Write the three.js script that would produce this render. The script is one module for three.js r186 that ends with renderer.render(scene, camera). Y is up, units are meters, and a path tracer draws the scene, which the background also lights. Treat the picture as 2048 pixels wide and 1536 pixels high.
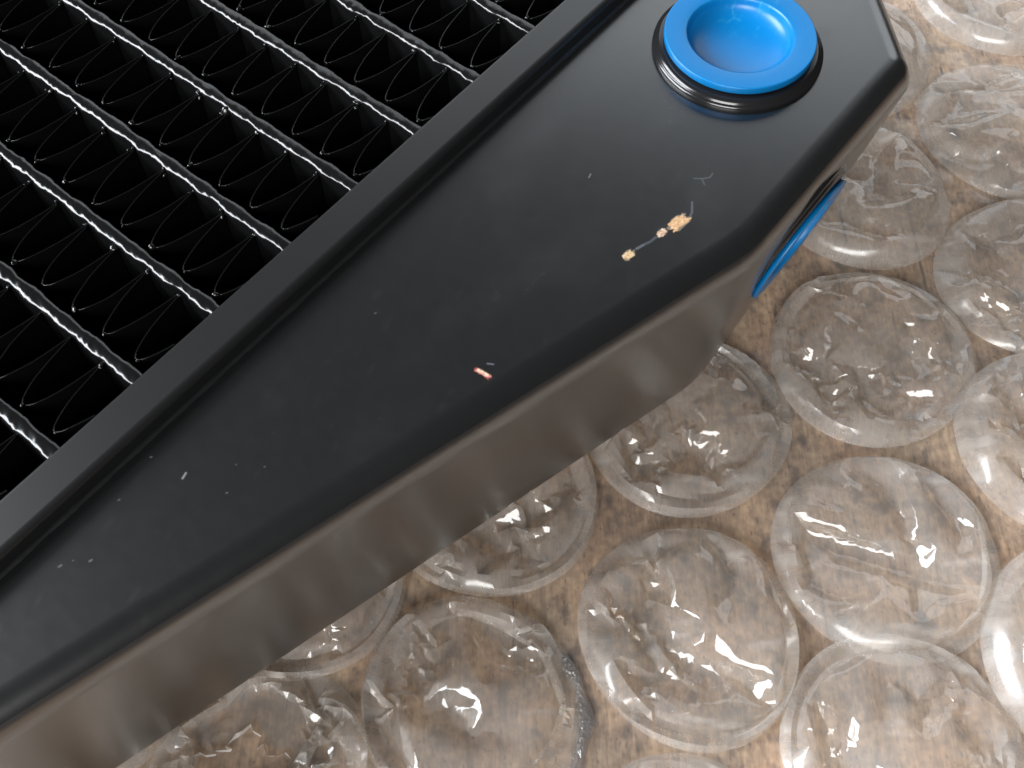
import * as THREE from 'three';
import { RectAreaLightUniformsLib } from 'three/addons/lights/RectAreaLightUniformsLib.js';
import { mergeVertices, toCreasedNormals } from 'three/addons/utils/BufferGeometryUtils.js';
import { ImprovedNoise } from 'three/addons/math/ImprovedNoise.js';

// ---------- camera, light, exposure ----------
const scene = new THREE.Scene();
const MM = 0.001;
const camera = new THREE.PerspectiveCamera(38.63, 4 / 3, 0.01, 20);
{
  const th = 0.5226, ro = -0.0059, eye = new THREE.Vector3(0, 121.738 * MM, 0);
  const forward = new THREE.Vector3(0, -Math.cos(th), -Math.sin(th));
  camera.up.set(-Math.sin(ro), Math.cos(ro) * Math.sin(th), -Math.cos(ro) * Math.cos(th));
  camera.position.copy(eye); camera.lookAt(eye.clone().add(forward));
}
scene.add(camera);
const renderer = new THREE.WebGLRenderer({ antialias: true });
renderer.setSize(1024, 768);
renderer.toneMapping = THREE.LinearToneMapping;
renderer.toneMappingExposure = 1.16;
renderer.shadowMap.enabled = true;
document.body.appendChild(renderer.domElement);
RectAreaLightUniformsLib.init();
scene.background = new THREE.Color().setRGB(0.045, 0.044, 0.043);   // the dim room around the table
function panel(color, intensity, w, h, at, target) {
  const l = new THREE.RectAreaLight(color, intensity, w, h);
  l.position.set(...at); l.lookAt(...target); scene.add(l); return l;
}
// a window to the left of the photographer and a wide one beyond the table: panes with the bars between them left dark
function lamps(at, towards, color, intensity, nx, ny, w, h, gap) {
  const c = new THREE.Vector3(...at), t = new THREE.Vector3(...towards);
  const f = new THREE.Vector3().subVectors(t, c).normalize(), s = new THREE.Vector3(0, 1, 0).cross(f).normalize(), u = f.clone().cross(s);
  for (let i = 0; i < nx; i++) for (let j = 0; j < ny; j++) {
    const p = c.clone().addScaledVector(s, (i - (nx - 1) / 2) * (w + gap)).addScaledVector(u, (j - (ny - 1) / 2) * (h + gap));
    panel(new THREE.Color().setRGB(...color), intensity, w, h, p.toArray(), p.clone().add(f).toArray());
  }
}
lamps([-1.34, 0.86, -0.1], [0.02, 0, -0.07], [0.95, 0.985, 1.03], 18, 4, 2, 0.3, 0.36, 0.025);
lamps([0.3, 0.72, -1.38], [0, 0, -0.08], [0.94, 1.0, 1.05], 1.35, 3, 2, 0.56, 0.4, 0.03);
// a second window behind the photographer
panel(new THREE.Color().setRGB(1.0, 0.985, 0.965), 12.5, 0.85, 0.7, [-0.4, 0.9, 1.35], [0.02, 0, -0.05]);

// ---------- helpers ----------
const noise = new ImprovedNoise();
const N = (x, y, z = 0) => noise.noise(x, y, z);
const fbm = (x, y, z, o = 4) => { let a = 0, s = 1, t = 0; for (let i = 0; i < o; i++) { a += s * N(x, y, z + 7.3 * i); t += s; x *= 2.03; y *= 2.03; s *= 0.5; } return a / t; };
const clamp = (x, a = 0, b = 1) => Math.min(b, Math.max(a, x));
const smooth = (a, b, x) => { const t = clamp((x - a) / (b - a)); return t * t * (3 - 2 * t); };
function mesh(name, geometry, material, parent) {           // geometry is drawn in millimetres
  geometry.scale(MM, MM, MM);
  const m = new THREE.Mesh(geometry, material);
  m.name = name; m.castShadow = m.receiveShadow = true; parent.add(m); return m;
}
function grid(nu, nv, f, closed = false, uvf = null) {       // a sheet of (nu+1) x (nv+1) points
  const pos = [], uv = [], idx = [];
  for (let i = 0; i <= nu; i++) for (let j = 0; j <= nv; j++) { const p = f(i, j); pos.push(...p); uv.push(...(uvf ? uvf(p) : [i / nu, j / nv])); }
  for (let i = 0; i < nu; i++) for (let j = 0; j < nv; j++) { const a = i * (nv + 1) + j, b = a + nv + 1; idx.push(a, b, a + 1, a + 1, b, b + 1); }
  const g = new THREE.BufferGeometry();
  g.setAttribute('position', new THREE.Float32BufferAttribute(pos, 3));
  g.setAttribute('uv', new THREE.Float32BufferAttribute(uv, 2));
  g.setIndex(idx); g.computeVertexNormals(); return g;
}
function dataTexture(w, h, f, srgb) {                        // f(x, y) -> [r, g, b] 0..1
  const d = new Uint8Array(w * h * 4);
  for (let y = 0; y < h; y++) for (let x = 0; x < w; x++) { const c = f(x, y), k = 4 * (y * w + x); for (let i = 0; i < 3; i++) d[k + i] = clamp(c[i]) * 255; d[k + 3] = 255; }
  const t = new THREE.DataTexture(d, w, h); t.magFilter = THREE.LinearFilter; t.minFilter = THREE.LinearMipmapLinearFilter; t.generateMipmaps = true;
  t.wrapS = t.wrapT = THREE.MirroredRepeatWrapping; if (srgb) t.colorSpace = THREE.SRGBColorSpace; t.needsUpdate = true; return t;
}
const tag = (o, label, category, kind) => { if (label) o.userData.label = label; if (category) o.userData.category = category; if (kind) o.userData.kind = kind; return o; };

// ---------- crumpled bubble film: a small cloth simulation (seeded), millimetres ----------
function rng(seed) { let s = seed >>> 0; return () => { s = (s + 0x6D2B79F5) >>> 0; let t = Math.imul(s ^ (s >>> 15), 1 | s); t = (t + Math.imul(t ^ (t >>> 7), 61 | t)) ^ t; return ((t ^ (t >>> 14)) >>> 0) / 4294967296; }; }
const RINGS = 21, ringStart = k => k === 0 ? 0 : 1 + 3 * k * (k - 1);
const discTopology = (() => {
  const tri = [];
  const at = (k, j) => k === 0 ? 0 : ringStart(k) + ((j % (6 * k)) + 6 * k) % (6 * k);
  for (let k = 1; k <= RINGS; k++) for (let s = 0; s < 6; s++) for (let i = 0; i < k; i++) {
    const a = at(k, s * k + i), b = at(k, s * k + i + 1), c = at(k - 1, s * (k - 1) + i);
    tri.push(c, b, a);
    if (i < k - 1) tri.push(c, at(k - 1, s * (k - 1) + i + 1), b);
  }
  const edges = new Map(), ea = [], eb = [], bend = [];
  for (let t = 0; t < tri.length; t += 3) for (let e = 0; e < 3; e++) {
    const u = tri[t + e], v = tri[t + (e + 1) % 3], o = tri[t + (e + 2) % 3], key = Math.min(u, v) * 65536 + Math.max(u, v);
    if (edges.has(key)) bend.push(edges.get(key), o); else { edges.set(key, o); ea.push(u); eb.push(v); }
  }
  return { tri, ea: Int32Array.from(ea), eb: Int32Array.from(eb), bend: Int32Array.from(bend), n: ringStart(RINGS) + 6 * RINGS };
})();
function crumple(seed, { R = 12.8, H = 5.6, shoulder = 1.1, cone = 1.9, round = [0, 0, 0], fill = 0.5, plate = 6, tilt = [0, 0], lean = [0, 0], fingers = 5, depth = 0.6, steps = 600, hole = null, below = null, kb = 0.85, knee = 0.97, soft = 0.004 }) {
  const { tri, ea, eb, bend, n } = discTopology, rand = rng(seed);
  const p = new Float64Array(3 * n), q = new Float64Array(3 * n), f = new Float64Array(3 * n), uv = new Float32Array(2 * n);
  const prof = [[0, H + 0.5]], flat = R - cone - shoulder;   // the blown up shape: nearly flat top, round shoulder, wall leaning in
  for (let k = 1; k <= 8; k++) prof.push([flat * k / 8, H + 0.5 * (1 - (k / 8) ** 2)]);
  for (let k = 1; k <= 8; k++) { const a = Math.PI / 2 * k / 8; prof.push([flat + shoulder * Math.sin(a), H - shoulder + shoulder * Math.cos(a)]); }
  prof.push([R - 0.15, 0.3], [R, 0]);
  const run = [0]; for (let k = 1; k < prof.length; k++) run.push(run[k - 1] + Math.hypot(prof[k][0] - prof[k - 1][0], prof[k][1] - prof[k - 1][1]));
  const L = run[run.length - 1];
  for (let k = 0; k <= RINGS; k++) {
    const d = L * k / RINGS; let m = 1; while (m < run.length - 1 && run[m] < d) m++;
    const t = (d - run[m - 1]) / (run[m] - run[m - 1]), r = prof[m - 1][0] + (prof[m][0] - prof[m - 1][0]) * t, y = prof[m - 1][1] + (prof[m][1] - prof[m - 1][1]) * t, n6 = k ? 6 * k : 1;
    for (let j = 0; j < n6; j++) { const i = ringStart(k) + j, jit = k && k < RINGS - 1 ? 1 : 0, w = 2 * Math.PI * (j + jit * (rand() - 0.5) * 0.55) / n6, o = (r + jit * (rand() - 0.5) * 0.3 * (r < flat ? 1 : 0)) * (1 + round[0] * Math.cos(2 * w + round[1]) + 0.7 * round[0] * Math.cos(3 * w + round[2])); p[3 * i] = o * Math.cos(w); p[3 * i + 1] = Math.max(0, y); p[3 * i + 2] = o * Math.sin(w); uv[2 * i] = 0.5 + 0.5 * k / RINGS * Math.cos(w); uv[2 * i + 1] = 0.5 + 0.5 * k / RINGS * Math.sin(w); }
  }
  const fixedFrom = ringStart(RINGS);
  const len = (a, b) => Math.hypot(p[3 * a] - p[3 * b], p[3 * a + 1] - p[3 * b + 1], p[3 * a + 2] - p[3 * b + 2]);
  const E = ea.length, B = bend.length / 2, l0 = new Float64Array(E), b0 = new Float64Array(B);
  for (let e = 0; e < E; e++) l0[e] = len(ea[e], eb[e]);
  for (let e = 0; e < B; e++) b0[e] = len(bend[2 * e], bend[2 * e + 1]);
  const off = hole ? i => { const s = Math.hypot(p[3 * i] - hole.x, p[3 * i + 2] - hole.z); return s < hole.r * (1 + 0.18 * Math.sin(5 * Math.atan2(p[3 * i + 2] - hole.z, p[3 * i] - hole.x) + seed) + 0.1 * Math.sin(11 * Math.atan2(p[3 * i + 2] - hole.z, p[3 * i] - hole.x))); } : () => false;
  const gone = new Uint8Array(n); if (hole) for (let i = 0; i < n; i++) gone[i] = off(i) ? 1 : 0;
  const o1 = 50 * rand(), o2 = 50 * rand(); for (let i = 0; i < fixedFrom; i++) p[3 * i + 1] += 0.6 * N(p[3 * i] * 0.1 + o1, p[3 * i + 2] * 0.1, o2) + 0.12 * N(p[3 * i] * 0.4, p[3 * i + 2] * 0.4 + o2, o1) + (rand() - 0.5) * 0.03;
  q.set(p);
  const volume = () => { let V = 0; for (let t = 0; t < tri.length; t += 3) { const a = 3 * tri[t], b = 3 * tri[t + 1], c = 3 * tri[t + 2]; V += ((p[b] - p[a]) * (p[c + 2] - p[a + 2]) - (p[b + 2] - p[a + 2]) * (p[c] - p[a])) * -1 * (p[a + 1] + p[b + 1] + p[c + 1]) / 6; } return V; };
  const V0 = volume();
  const F = []; for (let k = 0; k < fingers; k++) { const a = rand() * 7, d = Math.sqrt(rand()) * R * 0.7; const line = k % 3 !== 2, e = 7 * rand(); F.push({ x: d * Math.cos(a), z: d * Math.sin(a), r: line ? 1.2 + 2 * rand() : 3 + 4 * rand(), t0: 0.08 + 0.5 * rand(), w: 0.15 + 0.15 * rand(), ex: line ? Math.cos(e) : 0, ez: line ? Math.sin(e) : 0, half: line ? R * (0.4 + 0.5 * rand()) : 0 }); }
  const gx = lean[0] * 0.0006, gz = lean[1] * 0.0006;
  let pr = 0;
  for (let s = 0; s < steps; s++) {
    const t = s / steps, calm = t > 0.8;
    if (s % 3 === 0) { const want = 1 + (fill - 1) * Math.min(1, t / 0.55); const V = volume() / V0; pr = Math.max(-0.02, Math.min(0.02, 0.08 * (want - V))); }
    f.fill(0);
    if (!hole) for (let k = 0; k < tri.length; k += 3) {
      const a = 3 * tri[k], b = 3 * tri[k + 1], c = 3 * tri[k + 2];
      const ux = p[b] - p[a], uy = p[b + 1] - p[a + 1], uz = p[b + 2] - p[a + 2], vx = p[c] - p[a], vy = p[c + 1] - p[a + 1], vz = p[c + 2] - p[a + 2];
      const nx = uy * vz - uz * vy, ny = uz * vx - ux * vz, nz = ux * vy - uy * vx, g = pr * 1.2;
      f[a] += nx * g; f[a + 1] += ny * g; f[a + 2] += nz * g; f[b] += nx * g; f[b + 1] += ny * g; f[b + 2] += nz * g; f[c] += nx * g; f[c + 1] += ny * g; f[c + 2] += nz * g;
    }
    const damp = calm ? 0.9 : 0.97;
    for (let i = 0; i < fixedFrom; i++) for (let c = 0; c < 3; c++) {
      const k = 3 * i + c, was = p[k]; p[k] += (p[k] - q[k]) * damp + f[k] + (c === 1 ? -0.0012 : c === 0 ? gx : gz); q[k] = was;
    }
    const back = s & 1;
    for (let m = 0; m < E; m++) {
      const e = back ? E - 1 - m : m, a = 3 * ea[e], b = 3 * eb[e];
      let dx = p[b] - p[a], dy = p[b + 1] - p[a + 1], dz = p[b + 2] - p[a + 2]; const d = Math.sqrt(dx * dx + dy * dy + dz * dz) + 1e-9;
      const wa = ea[e] < fixedFrom ? 1 : 0, wb = eb[e] < fixedFrom ? 1 : 0; if (wa + wb === 0) continue;
      const c = (d - l0[e]) / d / (wa + wb) * (d > l0[e] ? 1 : 0.7); dx *= c; dy *= c; dz *= c;
      if (wa) { p[a] += dx; p[a + 1] += dy; p[a + 2] += dz; } if (wb) { p[b] -= dx; p[b + 1] -= dy; p[b + 2] -= dz; }
    }
    for (let m = 0; m < B; m++) {
      const e = back ? B - 1 - m : m, ia = bend[2 * e], ib = bend[2 * e + 1], a = 3 * ia, b = 3 * ib;
      let dx = p[b] - p[a], dy = p[b + 1] - p[a + 1], dz = p[b + 2] - p[a + 2]; const d = Math.sqrt(dx * dx + dy * dy + dz * dz) + 1e-9;
      const wa = ia < fixedFrom ? 1 : 0, wb = ib < fixedFrom ? 1 : 0; if (wa + wb === 0) continue;
      const x = d / b0[e]; if (x > 1) continue;
      const c = (d - b0[e]) / d / (wa + wb) * (x > knee ? kb : x < 0.5 ? 0.2 : soft); dx *= c; dy *= c; dz *= c;
      if (wa) { p[a] += dx; p[a + 1] += dy; p[a + 2] += dz; } if (wb) { p[b] -= dx; p[b + 1] -= dy; p[b + 2] -= dz; }
    }
    const ph = H + 0.6 + (plate - H - 0.6) * Math.min(1, t / 0.5) + (t > 0.62 ? (t - 0.62) * 4 : 0);
    for (let i = 0; i < fixedFrom; i++) {
      const k = 3 * i; let y = p[k + 1];
      for (const g of F) if (t > g.t0 && t < g.t0 + g.w) {
        const dip = Math.sin(Math.PI * (t - g.t0) / g.w), cy = H + g.r - (H - depth) * dip, al = Math.max(-g.half, Math.min(g.half, (p[k] - g.x) * g.ex + (p[k + 2] - g.z) * g.ez)), dx = p[k] - g.x - al * g.ex, dz = p[k + 2] - g.z - al * g.ez, hh = g.r * g.r - dx * dx - dz * dz;
        if (hh > 0) { const low = cy - Math.sqrt(hh); if (y > low) y = low; }
      }
      let roof = ph + tilt[0] * p[k] + tilt[1] * p[k + 2]; if (below) roof = Math.min(roof, below(p[k], p[k + 2]));
      if (y > roof) { y = Math.max(0.1, roof); q[k] = p[k] * 0.5 + q[k] * 0.5; q[k + 2] = p[k + 2] * 0.5 + q[k + 2] * 0.5; }
      if (y < 0.12) { y = 0.12; q[k] = p[k]; q[k + 2] = p[k + 2]; }
      p[k + 1] = y;
    }
  }
  const pos = new Float32Array(3 * n); pos.set(p);
  const idx = []; for (let k = 0; k < tri.length; k += 3) if (!(gone[tri[k]] || gone[tri[k + 1]] || gone[tri[k + 2]])) idx.push(tri[k], tri[k + 1], tri[k + 2]);
  return { pos, uv, idx };
}
// ---------- the wooden table top ----------
{
  const S = 1280, span = 210;                                // 210 mm of wood in the texture, centred on (5, -82)
  const height = new Float32Array(S * S);
  const r = rng(77), cracks = [];
  for (let i = 0; i < 260; i++) cracks.push({ x: r() * span, z: r() * span, l: 2 + 16 * r() * r(), w: 0.05 + 0.16 * r(), d: 0.25 + 0.75 * r() });
  cracks.push({ x: 5 + 21.5, z: 105 + 25, l: 17, w: 0.16, d: 1 });
  const mark = new Float32Array(S * S), px = S / span;
  for (const c of cracks) { let x = c.x; for (let s = 0; s < c.l * px; s++) { const z = Math.floor(c.z * px + s); x += (r() - 0.5) * 0.06; const fade = Math.sin(Math.PI * s / (c.l * px)); for (let o = -3; o <= 3; o++) { const X = Math.floor(x * px) + o; if (X < 0 || X >= S || z < 0 || z >= S) continue; const a = c.d * fade * clamp(1.2 - Math.abs((X + 0.5) / px - x) / (c.w + 0.05)); if (a > mark[z * S + X]) mark[z * S + X] = a; } } }
  const wood = dataTexture(S, S, (X, Y) => {
    const x = X / px, z = Y / px;
    const warp = 1.6 * fbm(x * 0.05, z * 0.02, 3), grain = fbm((x + warp) * 1.3, z * 0.09, 1, 4), fine = fbm((x + warp) * 5, z * 0.35, 9, 3);
    const blotch = fbm(x * 0.11, z * 0.1, 21, 4), dirt = smooth(0.05, 0.45, fbm(x * 0.42, z * 0.34, 40, 5)), pore = smooth(0.22, 0.5, fbm(x * 3.2, z * 1.1, 60, 3));
    let v = 1 + 0.26 * grain + 0.3 * fine + 0.5 * blotch + 0.5 * fbm(x * 1.1, z * 0.9, 33, 4); v *= 1 - 0.46 * dirt; v *= 1 - 0.42 * pore; v *= 1 - 0.8 * mark[Y * S + X];
    height[Y * S + X] = clamp(0.6 + 0.25 * grain + 0.25 * fine - 0.35 * pore - 0.6 * mark[Y * S + X] - 0.1 * dirt);
    const red = 0.5 + 0.9 * fbm(x * 0.16, z * 0.13, 80, 3);
    return [(0.672 + 0.025 * red) * Math.pow(clamp(v, 0.05, 2), 0.75), (0.574 - 0.025 * red) * Math.pow(clamp(v, 0.05, 2), 0.84), (0.468 - 0.05 * red) * Math.pow(clamp(v, 0.05, 2), 0.9)];
  }, true);
  const bump = dataTexture(S, S, (X, Y) => { const h = height[Y * S + X]; return [h, h, h]; }, false);
  const m = new THREE.MeshPhysicalMaterial({ map: wood, bumpMap: bump, bumpScale: 0.00022, roughness: 0.62 });
  const g = new THREE.BoxGeometry(700, 24, 700, 1, 1, 1); g.translate(5, -12, -82);
  const p = g.attributes.position, u = g.attributes.uv;
  for (let i = 0; i < p.count; i++) u.setXY(i, (p.getX(i) - 5) / span + 0.5, (p.getZ(i) + 82) / span + 0.5);
  tag(mesh('table_top', g, m, scene), 'worn brown wooden table top with dark cracks under the bubble wrap', 'table top', 'structure');
}
// ---------- the radiator ----------
const radiator = new THREE.Group(); radiator.name = 'radiator'; scene.add(radiator);
radiator.position.set(2.44 * MM, 0, -98.8 * MM); radiator.rotation.y = -2.2545;   // local x runs along the tank, z along the tubes
tag(radiator, 'black painted metal radiator with blue port plugs lying on the bubble wrap', 'radiator');
const TOP = 33.05, TANK = 30.7;                              // heights of the header strip and of the tank

// chips, scratches and dust in the paint, laid out in millimetres of the tank's own plan
const paint = (() => {
  const w = 2048, h = 640, u0 = -40, v0 = -41, k = w / 150;
  const c = document.createElement('canvas'), r = rng(31); c.width = w; c.height = h;
  const q = c.getContext('2d');
  q.fillStyle = 'rgb(17,19,21)'; q.fillRect(0, 0, w, h);
  const X = u => (u - u0) * k, Y = v => (v - v0) * k;
  const chip = (u, v, len, wid, ang, color, edge) => {
    q.save(); q.translate(X(u), Y(v)); q.rotate(ang);
    for (const [grow, fill] of [[0.09, edge], [0, color]]) {
      q.fillStyle = fill; q.beginPath();
      const n = 30; for (let i = 0; i < n; i++) { const a = 2 * Math.PI * i / n, j = 0.6 + 0.62 * r(), e = 0.6; const x = Math.sign(Math.cos(a)) * Math.abs(Math.cos(a)) ** e * (len / 2 + grow) * k * j, y = Math.sign(Math.sin(a)) * Math.abs(Math.sin(a)) ** e * (wid / 2 + grow) * k * j; i ? q.lineTo(x, y) : q.moveTo(x, y); }
      q.closePath(); q.fill();
    }
    for (let i = 0; i < 60; i++) { q.fillStyle = r() < 0.5 ? 'rgba(255,236,205,0.35)' : 'rgba(150,105,70,0.3)'; q.fillRect((r() - 0.5) * len * 0.8 * k, (r() - 0.5) * wid * 0.7 * k, 1 + 3 * r(), 1 + 2 * r()); }
    q.restore();
  };
  const scratch = (pts, wid, color) => { q.strokeStyle = color; q.lineWidth = wid * k; q.lineCap = 'round'; q.lineJoin = 'round'; q.beginPath(); pts.forEach(([u, v], i) => i ? q.lineTo(X(u), Y(v)) : q.moveTo(X(u), Y(v))); q.stroke(); };
  chip(11.3, -28.75, 2.75, 1.25, 0.12, 'rgb(206,164,118)', 'rgb(120,108,96)');
  chip(13.55, -28.15, 1.25, 0.75, 0.1, 'rgb(200,168,145)', 'rgb(118,108,102)');
  chip(18.05, -27.15, 1.35, 0.95, 0.25, 'rgb(204,176,130)', 'rgb(116,106,90)');
  scratch([[14.4, -28.0], [15.2, -27.9], [16.2, -27.5]], 0.32, 'rgb(66,70,76)');
  scratch([[16.1, -27.55], [16.9, -27.3]], 0.34, 'rgb(82,85,92)');
  scratch([[9.9, -29.2], [9.4, -29.1], [8.2, -28.3]], 0.25, 'rgb(74,76,84)');
  scratch([[5.4, -26.6], [4.9, -27.3], [4.2, -27.9], [3.5, -27.8]], 0.16, 'rgb(70,74,77)');
  scratch([[4.9, -27.3], [5.4, -28.0]], 0.17, 'rgb(64,68,70)');
  chip(38.3, -24.55, 1.75, 0.5, 1.45, 'rgb(200,132,128)', 'rgb(140,60,58)');
  scratch([[37.2, -24.1], [36.9, -24.6]], 0.22, 'rgb(92,88,98)');
  scratch([[12.4, -17.75], [11.8, -17.6]], 0.13, 'rgb(120,124,126)');
  scratch([[63.55, -10.0], [64.1, -10.15]], 0.24, 'rgb(120,122,122)');
  scratch([[64.4, -6.3], [64.5, -6.25]], 0.2, 'rgb(96,98,98)');
  for (const [u, v, s] of [[69.1, -7.3, 0.16], [76.5, -8.1, 0.24], [74.5, -9.8, 0.22], [39.6, -11.7, 0.14], [75.5, -8.6, 0.12], [60, -13, 0.1], [58.5, -15.2, 0.12], [62.5, -14.4, 0.14]]) scratch([[u, v], [u + s, v + 0.06]], s, 'rgb(84,86,88)');
  for (let i = 0; i < 170; i++) { const u = -35 + 140 * r(), v = -36 + 31 * r(), s = 0.03 + 0.07 * r() * r(); scratch([[u, v], [u + (r() - 0.5) * 0.25, v + (r() - 0.5) * 0.2]], s, `rgba(120,124,128,${(0.1 + 0.4 * r()).toFixed(2)})`); }
  const t = new THREE.CanvasTexture(c); t.colorSpace = THREE.SRGBColorSpace; t.flipY = false; t.wrapS = t.wrapT = THREE.ClampToEdgeWrapping;
  return { map: t, uv: (u, v) => [(u - u0) / 150, (v - v0) * k / h] };
})();
const smudge = dataTexture(1024, 320, (x, y) => { const u = x * 0.1465, v = y * 0.1465, k = 0.78 + 0.1 * smooth(0, 0.5, fbm(u * 0.07, v * 0.12, 4, 4)) + 0.06 * fbm(u * 0.9, v * 0.5, 8, 4) + 0.07 * smooth(0.25, 0.5, fbm(u * 0.3 + v * 0.2, v * 0.6, 12, 3)); return [k, k, k]; }, false);
const peel = dataTexture(2048, 640, (x, y) => { const v = 0.5 + 0.16 * N(x / 9, y / 9, 5) + 0.12 * N(x / 3.4, y / 3.4, 9) + 0.12 * N(x / 60, y / 60, 2); return [v, v, v]; }, false);
const satin = { roughness: 0.27, ior: 2.33 };
const tankPaint = new THREE.MeshPhysicalMaterial({ map: paint.map, ...satin, roughness: 0.31, roughnessMap: smudge, bumpMap: peel, bumpScale: 0.0000025 });
const wallPaint = new THREE.MeshPhysicalMaterial({ color: new THREE.Color().setRGB(0.006, 0.0066, 0.0074), ...satin, roughness: 0.29, clearcoat: 1, clearcoatRoughness: 0.31 });
const blackPaint = new THREE.MeshPhysicalMaterial({ color: new THREE.Color().setRGB(0.007, 0.0076, 0.0085), ...satin, ior: 1.9, roughness: 0.32 });
const tubePaint = new THREE.MeshPhysicalMaterial({ color: new THREE.Color().setRGB(0.005, 0.0052, 0.0054), roughness: 0.2, ior: 1.6 });
const finPaint = new THREE.MeshPhysicalMaterial({ color: new THREE.Color().setRGB(0.0035, 0.0035, 0.0035), roughness: 0.22, ior: 1.5 });
const ringPaint = new THREE.MeshPhysicalMaterial({ color: new THREE.Color().setRGB(0.012, 0.012, 0.013), roughness: 0.16, ior: 1.55 });

function roundedOutline(points, radii, perArc = 12, perSide = 18) {   // counted the same way for every outline, so that two can be joined
  const n = points.length, out = [];
  const fillets = points.map((p, i) => {
    const a = points[(i + n - 1) % n], b = points[(i + 1) % n];
    const d0 = [p[0] - a[0], p[1] - a[1]], d1 = [b[0] - p[0], b[1] - p[1]], l0 = Math.hypot(...d0), l1 = Math.hypot(...d1);
    const e0 = [d0[0] / l0, d0[1] / l0], e1 = [d1[0] / l1, d1[1] / l1];
    const turn = Math.atan2(e0[0] * e1[1] - e0[1] * e1[0], e0[0] * e1[0] + e0[1] * e1[1]), cut = radii[i] * Math.tan(Math.abs(turn) / 2);
    const s = Math.sign(turn), c = [p[0] - e0[0] * cut - s * e0[1] * radii[i], p[1] - e0[1] * cut + s * e0[0] * radii[i]];
    const pts = [], a0 = Math.atan2(p[1] - e0[1] * cut - c[1], p[0] - e0[0] * cut - c[0]);
    for (let k = 0; k <= perArc; k++) { const w = a0 + turn * k / perArc; pts.push([c[0] + radii[i] * Math.cos(w), c[1] + radii[i] * Math.sin(w), Math.cos(w) * s, Math.sin(w) * s]); }
    return pts;
  });
  for (let i = 0; i < n; i++) {
    out.push(...fillets[i]);
    const a = fillets[i][perArc], b = fillets[(i + 1) % n][0];
    const nx = (b[1] - a[1]), ny = -(b[0] - a[0]), l = Math.hypot(nx, ny), s = Math.sign(nx * a[2] + ny * a[3]) || 1;
    for (let k = 1; k < perSide; k++) { const t = k / perSide; out.push([a[0] + (b[0] - a[0]) * t, a[1] + (b[1] - a[1]) * t, s * nx / l, s * ny / l]); }
  }
  return out;
}
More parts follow.
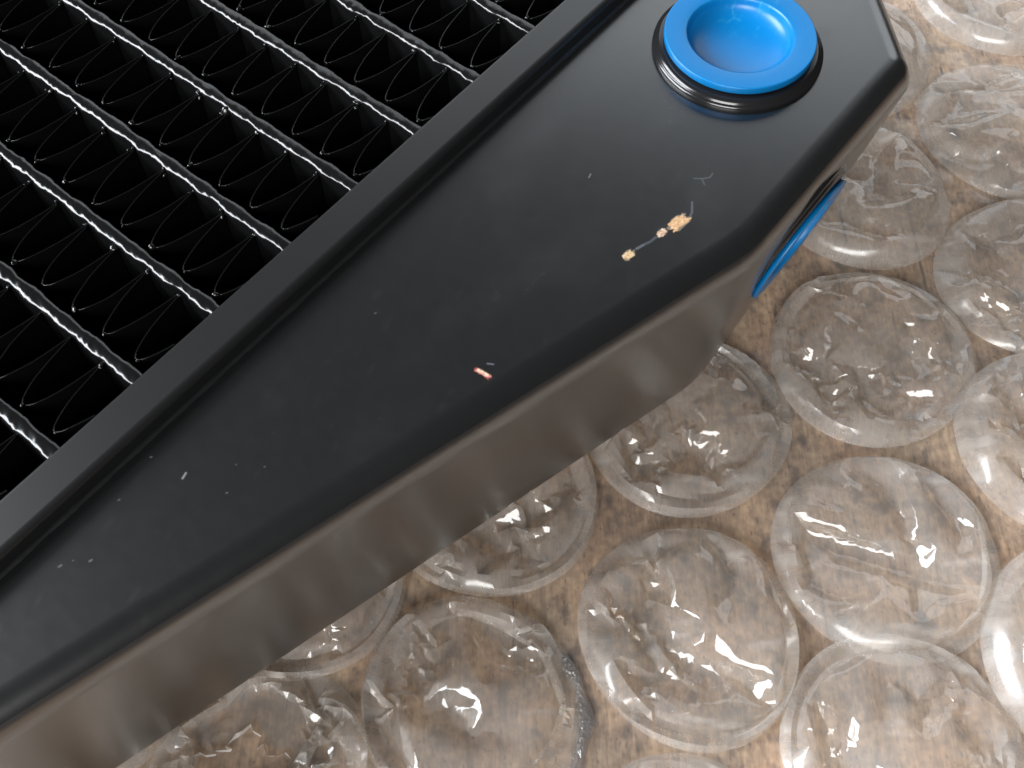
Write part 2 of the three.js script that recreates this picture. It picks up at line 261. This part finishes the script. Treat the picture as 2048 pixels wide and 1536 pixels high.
// end tank
{
  const side = (u, inset) => -35.35 + 0.275 * (u - 15.6) + inset;
  const upper = roundedOutline([[-37, -4.72], [-37, -25.5], [-25.2, -37.3], [8.5, -37.3], [106, side(106, 0)], [106, -4.72]], [0.4, 5, 3.8, 17, 4, 0.4]);
  const lower = roundedOutline([[-34, -4.72], [-34, -24.4], [-24.3, -34.0], [13.2, -36.0], [106, side(106, -0.15)], [106, -4.72]], [0.4, 5, 3, 14, 3, 0.4]);
  const rt = 3.4, rb = 1.6, y1 = TANK - rt, y0 = 6.4 + rb, rows = [];
  for (let k = 0; k <= 9; k++) { const a = Math.PI / 2 * k / 9; rows.push(upper.map(([u, v, nu, nv]) => { const back = v > -4.9 ? 0 : 1, d = back * rt * (1 - Math.sin(a)); return [u - nu * d, y1 + rt * Math.cos(a), v - nv * d]; })); }
  for (let k = 1; k <= 8; k++) rows.push(upper.map(([u, v], i) => { const t = k / 8, [lu, lv] = lower[i]; return [u + (lu - u) * t, y1 + (y0 - y1) * t, v + (lv - v) * t]; }));
  for (let k = 1; k <= 5; k++) { const a = Math.PI / 2 * k / 5; rows.push(lower.map(([u, v, nu, nv]) => { const back = v > -4.9 ? 0 : 1, d = back * rb * (1 - Math.cos(a)); return [u - nu * d, y0 - rb * Math.sin(a), v - nv * d]; })); }
  const n = upper.length, pos = [], uv = [], idx = [];
  for (const r of rows) for (const p of r) { pos.push(...p); uv.push(...paint.uv(p[0], p[2])); }
  const walls = []; for (let k = 0; k + 1 < rows.length; k++) for (let i = 0; i < n; i++) { const a = k * n + i, b = k * n + (i + 1) % n; (k < 5 ? idx : walls).push(a, b, a + n, b, b + n, a + n); }
  const cap = (row, holes = []) => THREE.ShapeUtils.triangulateShape(row.map(p => new THREE.Vector2(p[0], p[2])), holes);
  const well = []; for (let k = 0; k < 48; k++) well.push(new THREE.Vector2(-13.85 + 7.2 * Math.cos(2 * Math.PI * k / 48), -19.6 + 7.2 * Math.sin(2 * Math.PI * k / 48)));   // the port's opening
  const face = rows[0].map(p => [p[0], p[1], p[2]]), base = pos.length / 3;
  for (const p of face) { pos.push(...p); uv.push(...paint.uv(p[0], p[2])); }
  for (const p of well) { pos.push(p.x, TANK, p.y); uv.push(...paint.uv(p.x, p.y)); }
  for (const t of cap(face, [well])) idx.push(base + t[0], base + t[2], base + t[1]);
  const flatTop = [base, pos.length / 3];
  const topCount = idx.length, last = (rows.length - 1) * n; idx.push(...walls); for (const t of cap(rows[rows.length - 1])) idx.push(last + t[0], last + t[1], last + t[2]);
  // windings: make the top face up, whatever way the outline runs
  const [a, b, c] = idx.slice(-3).map(i => pos.slice(3 * i, 3 * i + 3));
  const up = (b[2] - a[2]) * (c[0] - a[0]) - (b[0] - a[0]) * (c[2] - a[2]);
  const g = new THREE.BufferGeometry();
  g.setAttribute('position', new THREE.Float32BufferAttribute(pos, 3)); g.setAttribute('uv', new THREE.Float32BufferAttribute(uv, 2));
  if (up > 0) for (let i = 0; i < idx.length; i += 3) [idx[i + 1], idx[i + 2]] = [idx[i + 2], idx[i + 1]];
  g.setIndex(idx); g.computeVertexNormals();
  const nr = g.attributes.normal; for (let i = 0; i < n; i++) nr.setXYZ(i, 0, 1, 0); for (let i = flatTop[0]; i < flatTop[1]; i++) nr.setXYZ(i, 0, 1, 0);
  g.addGroup(0, topCount, 0); g.addGroup(topCount, idx.length - topCount, 1);
  tag(mesh('end_tank', g, [tankPaint, wallPaint], radiator), 'satin black end tank with bare metal chips in its paint');
}
// soldered seam along the foot of the header strip
{
  const g = grid(420, 8, (i, j) => { const u = -36.5 + 142 * i / 420, a = Math.PI * (j / 8) * 0.5, w = 0.55 + 0.16 * N(u * 0.35, 3, 1) + 0.1 * N(u * 1.6, 7, 2); return [u, TANK - 0.05 + w * (1 - Math.sin(a)) * 1.1, -4.66 - w * (1 - Math.cos(a))]; });
  mesh('solder_seam', g, blackPaint, radiator);
}
// header strip between the tank and the core
{
  const s = new THREE.Shape(), o = 4.7, i = 0.35, r = 0.75, q = 0.35;
  s.moveTo(-o, 5); s.lineTo(-o, TOP - r); s.absarc(-o + r, TOP - r, r, Math.PI, Math.PI / 2, true); s.lineTo(-i - q, TOP); s.absarc(-i - q, TOP - q, q, Math.PI / 2, 0, true); s.lineTo(-i, 5); s.closePath();
  const g = new THREE.ExtrudeGeometry(s, { depth: 144, bevelEnabled: false, curveSegments: 8, steps: 1 });
  g.rotateY(-Math.PI / 2); g.scale(-1, 1, 1);                 // shape x -> z, extrusion -> x
  const p = g.attributes.position; for (let k = 0; k < p.count; k++) p.setX(k, p.getX(k) - 37.5);
  const ix = []; for (let k = 0; k < p.count; k += 3) ix.push(k, k + 2, k + 1);
  g.setIndex(ix); g.deleteAttribute('normal');
  const m = mergeVertices(g, 1e-4); m.computeVertexNormals();
  mesh('header_strip', m.toNonIndexed(), blackPaint, radiator).geometry.computeVertexNormals();
}
// flat tubes and the folded fins between them
const PITCH = 10, HALF = 0.76, FOLD = 4.65, LONG = 118;
for (let i = -2; i <= 9; i++) {
  const L = LONG, nv = 360, prof = [];
  for (let k = 0; k <= 14; k++) { const a = Math.PI * k / 14, c = Math.cos(a), s = Math.sin(a); prof.push([-Math.sign(c) * Math.abs(c) ** 0.68, s ** 0.68]); }
  const g = grid(nv, prof.length + 3, (a, b) => {
    const v = -0.4 + L * a / nv, ripple = 1 + 0.12 * Math.sin(2 * Math.PI * v / FOLD + i) + 0.16 * N(v * 0.45, i * 3.1, 2) + 0.12 * N(v * 1.4, i * 5.7, 8) + 0.07 * N(v * 4.2, i * 3.3, 4);
    const lump = 0.35 * smooth(0.42, 0.6, N(v * 0.2, i * 9.3, 31));
    const k = clamp(b - 2, 0, prof.length - 1), [cx, cy] = prof[k], e = b < 2 ? 2 - b : b > prof.length + 1 ? b - prof.length - 1 : 0;
    const bow = 0.12 * N(v * 0.08, i * 2.3, 17);
    return [i * PITCH + bow + cx * HALF * (ripple + lump), e === 2 ? TOP - 24 : e === 1 ? TOP - 1.15 : TOP - 0.95 + cy * 0.52 * (0.85 + 0.15 * ripple) + 0.1 * N(v * 0.3, i, 5) + 0.09 * N(v * 2.2, cx * 1.3 + i * 4, 6) * (cx > 0.3 ? 1 : 0.3), v];
  });
  mesh('tube', g, tubePaint, radiator);
}
const rf = rng(5), beads = [];
for (let i = -2; i <= 8; i++) {
  const folds = Math.ceil(LONG / FOLD), per = 22, path = [], ph = rf() * FOLD, A = PITCH / 2 - HALF + 0.02;
  const jit = []; for (let k = 0; k <= folds * 2 + 4; k++) jit.push((rf() - 0.5) * 0.7);
  for (let k = 0; k <= folds * per; k++) {
    const t = k / per, s = Math.sin(2 * Math.PI * t), w = Math.asin(0.82 * s) / Math.asin(0.82);
    const v = t * FOLD + ph * 0.2 + 0.45 * Math.cos(2 * Math.PI * t) * -1 + 0.25 * N(t * 1.7, i * 4.4, 3) + jit[Math.floor(t * 2)] * 0.12;
    path.push([(i + 0.5) * PITCH + (w > 0 ? A - 0.75 : A) * w + 0.12 * N(t * 3.1, i * 7.7, 12) * (1 - Math.abs(w)), v]);
  }
  for (let k = per / 2 / 2 | 0; k < path.length; k += per / 2) if (rf() < 0.85) {         // drops of solder and paint where a fold meets a tube
    const [u, v] = path[Math.min(path.length - 1, k)], high = u > (i + 0.5) * PITCH, s = 0.1 + 0.16 * rf();
    beads.push([u + (high ? 0.1 : 0.12), TOP - (high ? 1.0 : 0.85), v + (rf() - 0.5) * 0.5, s * (1 + rf()), s, s * (1 + 1.5 * rf())]);
    if (!high && rf() < 0.6) beads.push([u + 0.3 + 0.3 * rf(), TOP - 1.1, v + (rf() - 0.5) * 1.2, s, s * 0.8, s * 1.3]);
  }
  const pos = [], idx = [], n = path.length, th = 0.1, deep = 22;
  path.forEach(([u, v], k) => {
    const a = path[Math.max(0, k - 1)], b = path[Math.min(n - 1, k + 1)], dx = b[0] - a[0], dz = b[1] - a[1], l = Math.hypot(dx, dz) || 1, nx = -dz / l * th, nz = dx / l * th;
    const y = TOP - 1.0 + 0.12 * N(v * 0.9, i * 6.1, 44);
    pos.push(u - nx, y - deep, v - nz, u - nx, y - 0.05, v - nz, u, y, v, u + nx, y - 0.05, v + nz, u + nx, y - deep, v + nz);
  });
  for (let k = 0; k + 1 < n; k++) for (let e = 0; e < 4; e++) { const a = 5 * k + e, b = a + 5; idx.push(a, a + 1, b, b, a + 1, b + 1); }
  const g = new THREE.BufferGeometry(); g.setAttribute('position', new THREE.Float32BufferAttribute(pos, 3)); g.setIndex(idx); g.computeVertexNormals();
  mesh('fin_strip', g, finPaint, radiator);
}
{
  const drop = new THREE.SphereGeometry(1, 10, 8), g = new THREE.InstancedMesh(drop, tubePaint, beads.length), m4 = new THREE.Matrix4(), q = new THREE.Quaternion();
  beads.forEach(([x, y, z, a, b, c], k) => { q.setFromEuler(new THREE.Euler(k, k * 2, k * 3)); m4.compose(new THREE.Vector3(x, y, z).multiplyScalar(MM), q, new THREE.Vector3(a, b, c).multiplyScalar(MM)); g.setMatrixAt(k, m4); });
  g.name = 'solder_beads'; g.userData.kind = 'stuff'; g.castShadow = g.receiveShadow = true; radiator.add(g);
}
// dark underside so that the core does not look through to the table
{ const g = new THREE.BoxGeometry(142, 3, 118); g.translate(34, 10, 59); mesh('core_backing', g, finPaint, radiator); }

// ports with blue plugs
const lathe = pts => new THREE.LatheGeometry(pts.map(p => new THREE.Vector2(...p)), 96);
const blue = new THREE.MeshPhysicalMaterial({ color: 0xffffff, roughness: 0.33, ior: 1.5 });
{
  const S = 512; // scuffs and dust on the plug
  blue.map = dataTexture(S, S, (x, y) => {
    const u = (x / S - 0.5) * 18, v = (y / S - 0.5) * 18;
    const d = smooth(0.1, 0.5, fbm(u * 0.9, v * 0.9, 3, 5)) * smooth(2, 8, Math.hypot(u + 6, v - 3) < 8 ? 8 - Math.hypot(u + 6, v - 3) : 0) * 0.8 + 0.1 * smooth(0.15, 0.5, fbm(u * 2, v * 2, 9, 4));
    return [0.0 + 0.55 * d, 0.445 + 0.24 * d, 0.7 + 0.1 * d];
  }, true);
}
function port(name, at, axis, R, height, thick = 1) {
  const boss = lathe([[R - 3.6, -3], [R - 3.6, height - 0.35], [R - 2.0, height], [R - 0.95, height], [R - 0.55, height - 0.12], [R - 0.42, height - 0.42], [R - 0.3, height - 0.5], [R - 0.05, height - 0.62], [R, height - 0.95], [R, -3.5]].map(([r, y]) => [r, y]));
  const q = new THREE.Quaternion().setFromUnitVectors(new THREE.Vector3(0, 1, 0), axis);
  boss.applyQuaternion(q); boss.translate(...at);
  mesh('port_ring', boss, ringPaint, radiator);
  const P = R - (thick < 1 ? 1.5 : 1.2), h = height + (thick < 1 ? 0.1 : 0.35), c = [];
  c.push([P - 1.2, h - 0.5], [P - 0.25, h - 0.1], [P, h + 0.2], [P, h + 0.88 * thick], [P - 0.05, h + 0.98 * thick], [P - 0.16, h + 1.02 * thick], [P - 1.6, h + 0.98 * thick], [P - 2.4, h + 0.92 * thick], [P - 2.6, h + 0.84 * thick], [P - 2.75, h + 0.6 * thick]);
  for (let k = 1; k <= 12; k++) { const a = k / 12; c.push([(P - 2.75) * Math.cos(a * Math.PI / 2) ** 0.8, h + 0.6 * thick - 2.1 * Math.sin(a * Math.PI / 2) ** 0.9]); }
  c[c.length - 1][0] = 0;
  const cup = lathe(c), p = cup.attributes.position, u = cup.attributes.uv;
  for (let k = 0; k < p.count; k++) u.setXY(k, p.getX(k) / 18 + 0.5, p.getZ(k) / 18 + 0.5);
  cup.applyQuaternion(q); cup.translate(...at);
  tag(mesh(name, cup, blue, radiator), name === 'port_plug' ? 'blue plastic plug' : null);
}
port('port_plug', [-13.85, TANK, -19.6], new THREE.Vector3(0, 1, 0), 9.9, 1.1);
port('port_plug', [-4.6, 18.3, -35.75], new THREE.Vector3(0, -Math.sin(0.16), -Math.cos(0.16)), 10.0, 0.8, 0.45);
// ---------- bubble wrap ----------
const wrap = new THREE.Group(); wrap.name = 'bubble_wrap'; scene.add(wrap);
tag(wrap, 'clear plastic bubble wrap with big half deflated bubbles spread over the table', 'bubble wrap');
// the film is clouded where it was drawn out into the wall and along old creases
const cloudy = dataTexture(768, 768, (X, Y) => {
  const x = X / 384 - 1, y = Y / 384 - 1, s = Math.hypot(x, y), a = Math.atan2(y, x);
  const rim = smooth(0.66, 0.8, s), radial = N(Math.cos(a) * 22, Math.sin(a) * 22, 3) * 0.5 + N(Math.cos(a) * 60, Math.sin(a) * 60, s * 2) * 0.5;
  const haze = fbm(x * 2.2, y * 2.2, 15, 4), streak = smooth(0.15, 0.5, fbm(x * 1.6 + 0.8 * haze, y * 5.5, 31, 3));
  const t = 0.85 - 0.1 * haze - 0.12 * streak - rim * (0.075 + 0.05 * radial);
  return [t, t, t];
}, false);
const matt = dataTexture(256, 256, (X, Y) => { const s = Math.hypot(X / 128 - 1, Y / 128 - 1), v = 0.2 + 0.75 * smooth(0.68, 0.82, s) * (0.8 + 0.4 * N(X / 9, Y / 9, 2)); return [v, v, v]; }, false);
const film = new THREE.MeshPhysicalMaterial({ color: new THREE.Color().setRGB(0.9, 0.88, 0.85), transmission: 1, transmissionMap: cloudy, thickness: 0, roughness: 0.28, roughnessMap: matt, ior: 1.62, side: THREE.DoubleSide });
const sheet = new THREE.MeshPhysicalMaterial({ color: new THREE.Color().setRGB(0.95, 0.95, 0.94), transmission: 0.9, thickness: 0, roughness: 0.12, ior: 1.55, side: THREE.DoubleSide });
{
  const g = grid(300, 300, (i, j) => { const x = -165 + 340 * i / 300, z = -260 + 340 * j / 300; return [x, 0.5 + 0.25 * fbm(x * 0.09, z * 0.09, 7, 3) + 0.16 * N(x * 0.4, z * 0.25, 11) + 0.07 * N(x * 0.9 + z * 0.5, z * 0.3, 19), z]; });
  const ix = g.index.array; for (let k = 0; k < ix.length; k += 3) [ix[k + 1], ix[k + 2]] = [ix[k + 2], ix[k + 1]]; g.computeVertexNormals();
  mesh('film_sheet', g, sheet, wrap);
}
// the underside of the tank presses on the bubbles that reach below it
const turn = new THREE.Matrix4().makeRotationY(2.2545);
function roofUnder(cx, cz) {
  const v = new THREE.Vector3();
  return (x, z) => { v.set(cx + x - 2.44, 0, cz + z + 98.8).applyMatrix4(turn); const s = Math.max(-36, -35.5 + 0.275 * (v.x - 15.6)); return v.z > s - 1.2 ? 5.7 : v.z > s - 2.6 ? 5.7 + (s - 1.2 - v.z) * 6 : 99; };
}
function bubble(x, z, seed, o = {}) {
  const near = o.press ? roofUnder(x, z) : null;
  const b = crumple(seed, { ...o, below: near });
  const g = new THREE.BufferGeometry();
  g.setAttribute('position', new THREE.BufferAttribute(b.pos, 3)); g.setAttribute('uv', new THREE.BufferAttribute(b.uv, 2));
  g.setIndex(b.idx);
  const m = mesh('bubble', toCreasedNormals(g, 0.5), film, wrap);
  m.position.set(x * MM, 0.5 * MM, z * MM); return m;
}
// the ways in which a bubble has gone slack, from puffy with a few long creases to crushed
const PUFFY = { H: 4.2, cone: 2.6, shoulder: 0.6, fill: 0.42, plate: 4.2, kb: 0.3, knee: 0.93, fingers: 4 };
const CREASED = { H: 5, cone: 2.6, shoulder: 0.8, fill: 0.4, plate: 3.6, kb: 0.5, knee: 0.97, soft: 0.02, fingers: 5 };
const LOOSE = { H: 5, cone: 3.2, shoulder: 0.6, fill: 0.42, plate: 5, kb: 0.8, knee: 0.93, fingers: 4 };
const SUNK = { H: 6, cone: 2.5, shoulder: 1, fill: 0.35, plate: 4.5, kb: 0.6, knee: 0.96, soft: 0.01, fingers: 6 };
const CRUSHED = { H: 7, cone: 3.5, shoulder: 1, fill: 0.35, plate: 4.5, kb: 0.6, knee: 0.97, soft: 0.02, fingers: 6 };
const BUBBLES = [
  [51.0, -127.5, { ...PUFFY, R: 13.4, fill: 0.7 }], [77.8, -141.2, { ...LOOSE, R: 13.4 }], [73.1, -112.5, { ...PUFFY, R: 13.2, fill: 0.6, fingers: 3 }],
  [49.0, -100.5, { ...LOOSE, R: 13.0, fill: 0.55, press: 1 }], [70.8, -85.7, { ...PUFFY, R: 13.3, fill: 0.5 }], [46.5, -73.8, { ...CREASED, R: 13.3, fingers: 6 }],
  [67.5, -61.0, { ...CRUSHED, R: 12.8, fill: 0.4 }], [21.8, -64.0, { ...CREASED, R: 12.8, press: 1, fingers: 6 }], [43.6, -46.4, { ...PUFFY, R: 13.1, fill: 0.46, fingers: 5 }],
  [19.9, -37.3, { ...SUNK, R: 12.7, fill: 0.4 }], [41.5, -24.0, { ...CREASED, R: 13.0, fill: 0.45 }], [65.1, -34.7, { ...LOOSE, R: 13.0 }],
  [17.1, -11.5, { ...CREASED, R: 12.5 }], [-4.7, -29.2, { ...SUNK, R: 12.4, fill: 0.38 }], [-2.4, -53.8, { ...CREASED, R: 12.6, press: 1 }],
  [-24.5, -43.5, { ...CREASED, R: 11.8, press: 1, steps: 300 }], [-26.6, -21.5, { R: 12.2, H: 7, cone: 2, fingers: 4, plate: 6.6, kb: 0.5, knee: 0.96, soft: 0.01, hole: { x: -4.5, z: -1.5, r: 4.4 }, press: 1 }],
  [-48, -33, { ...SUNK, R: 12.6, press: 1, steps: 300 }], [-50, -7, { ...CREASED, R: 12.6, steps: 300 }], [89, -73, { ...PUFFY, steps: 300 }], [88, -47, { ...CREASED, steps: 300 }], [98, -126, { ...PUFFY, steps: 300 }], [-5, -4, { ...SUNK, steps: 300 }],
];
function tornEdge(m) {                                          // the ragged lip that curls up round the tear
  const g = mergeVertices(m.geometry.clone().deleteAttribute('normal').deleteAttribute('uv'), 1e-6), ix = g.index.array, p = g.attributes.position, seen = new Map();
  for (let k = 0; k < ix.length; k += 3) for (let e = 0; e < 3; e++) { const a = ix[k + e], b = ix[k + (e + 1) % 3], key = Math.min(a, b) * 65536 + Math.max(a, b); seen.set(key, (seen.get(key) || 0) + 1); }
  const pos = [], r = rng(8), lift = new Map(), up = i => { if (!lift.has(i)) lift.set(i, [0.25 + 0.55 * r(), (r() - 0.5) * 0.5, (r() - 0.5) * 0.5]); return lift.get(i); };
  for (const [key, n] of seen) {
    const a = Math.floor(key / 65536), b = key % 65536; if (n !== 1 || Math.hypot(p.getX(a), p.getZ(a)) > 11.4 * MM) continue;
    const [A, B] = [a, b].map(i => [p.getX(i) / MM, p.getY(i) / MM, p.getZ(i) / MM]), [U, V] = [a, b].map(up), T = A.map((x, c) => x + [U[1], U[0], U[2]][c]), S = B.map((x, c) => x + [V[1], V[0], V[2]][c]);
    pos.push(...A, ...B, ...S, ...A, ...S, ...T);
  }
  const e = new THREE.BufferGeometry(); e.setAttribute('position', new THREE.Float32BufferAttribute(pos, 3)); e.computeVertexNormals();
  mesh('torn_edge', e, new THREE.MeshPhysicalMaterial({ color: new THREE.Color().setRGB(0.85, 0.84, 0.82), transmission: 0.55, thickness: 0, roughness: 0.2, ior: 1.6, side: THREE.DoubleSide }), m);
}
const whole = [];
BUBBLES.forEach(([x, z, o], i) => {
  const r = rng(900 + i);
  const m = bubble(x, z, 40 + 13 * i, { fill: 0.3, plate: 3.5, lean: [r() - 0.5, r() - 0.5], tilt: [(r() - 0.5) * 0.16, (r() - 0.5) * 0.16], round: [0.012 + 0.018 * r(), 7 * r(), 7 * r()], ...o });
  if (i) m.name = `bubble_${String(i).padStart(3, '0')}`;
  if (!o.press) whole.push(m);
  if (o.hole) { tag(m, 'torn bubble with a ragged hole beside the tank'); tornEdge(m); }
});
// the wrap goes on past the picture: more bubbles of the same kinds on the same staggered rows
[[92, -21], [69, -8], [43, 3], [92, 5], [66, 19], [19, 15], [-28, 6], [-4, 22], [-52, 20], [42, 30], [97, -99], [118, -113], [114, -60], [113, -34], [115, -86], [102, -153], [78, -168], [18, 42], [90, 32], [54, -155]].forEach(([x, z], i) => {
  const m = whole[(i * 5) % whole.length].clone(); m.name = `bubble_${String(BUBBLES.length + i).padStart(3, '0')}`;
  m.position.set(x * MM, 0.5 * MM, z * MM); m.rotation.y = i * 1.9; wrap.add(m);
});
// a stiff crinkled fold in the sheet between two bubbles
{
  const along = [[5.2, -35.2], [6.0, -33.6], [6.9, -32.0], [7.35, -30.2], [7.6, -28.4], [7.5, -26.4], [7.1, -24.4], [6.5, -22.2], [6.2, -19.5], [6.4, -16.5]];
  const curve = new THREE.CatmullRomCurve3(along.map(([x, z]) => new THREE.Vector3(x, 0, z)));
  const g = grid(150, 14, (i, j) => {
    const t = i / 150, p = curve.getPoint(t), d = curve.getTangent(t), s = j / 7 - 1, end = Math.sin(Math.PI * t) ** 0.4;
    const w = (0.85 + 0.6 * N(t * 5, 1, 2)) * end, y = 0.75 + (1 - s * s) * 0.5 * end * (0.8 + 0.9 * N(t * 7, 3, 1)) + 0.14 * N(t * 38, s * 2.1, 5) + 0.07 * N(t * 90, s * 4, 9);
    return [p.x - d.z * w * s, Math.max(0.7, y), p.z + d.x * w * s];
  });
  mesh('film_fold', toCreasedNormals(g, 0.4), new THREE.MeshPhysicalMaterial({ color: new THREE.Color().setRGB(0.6, 0.6, 0.61), transmission: 0.8, thickness: 0, roughness: 0.2, ior: 1.75, side: THREE.DoubleSide }), wrap);
}
renderer.render(scene, camera);
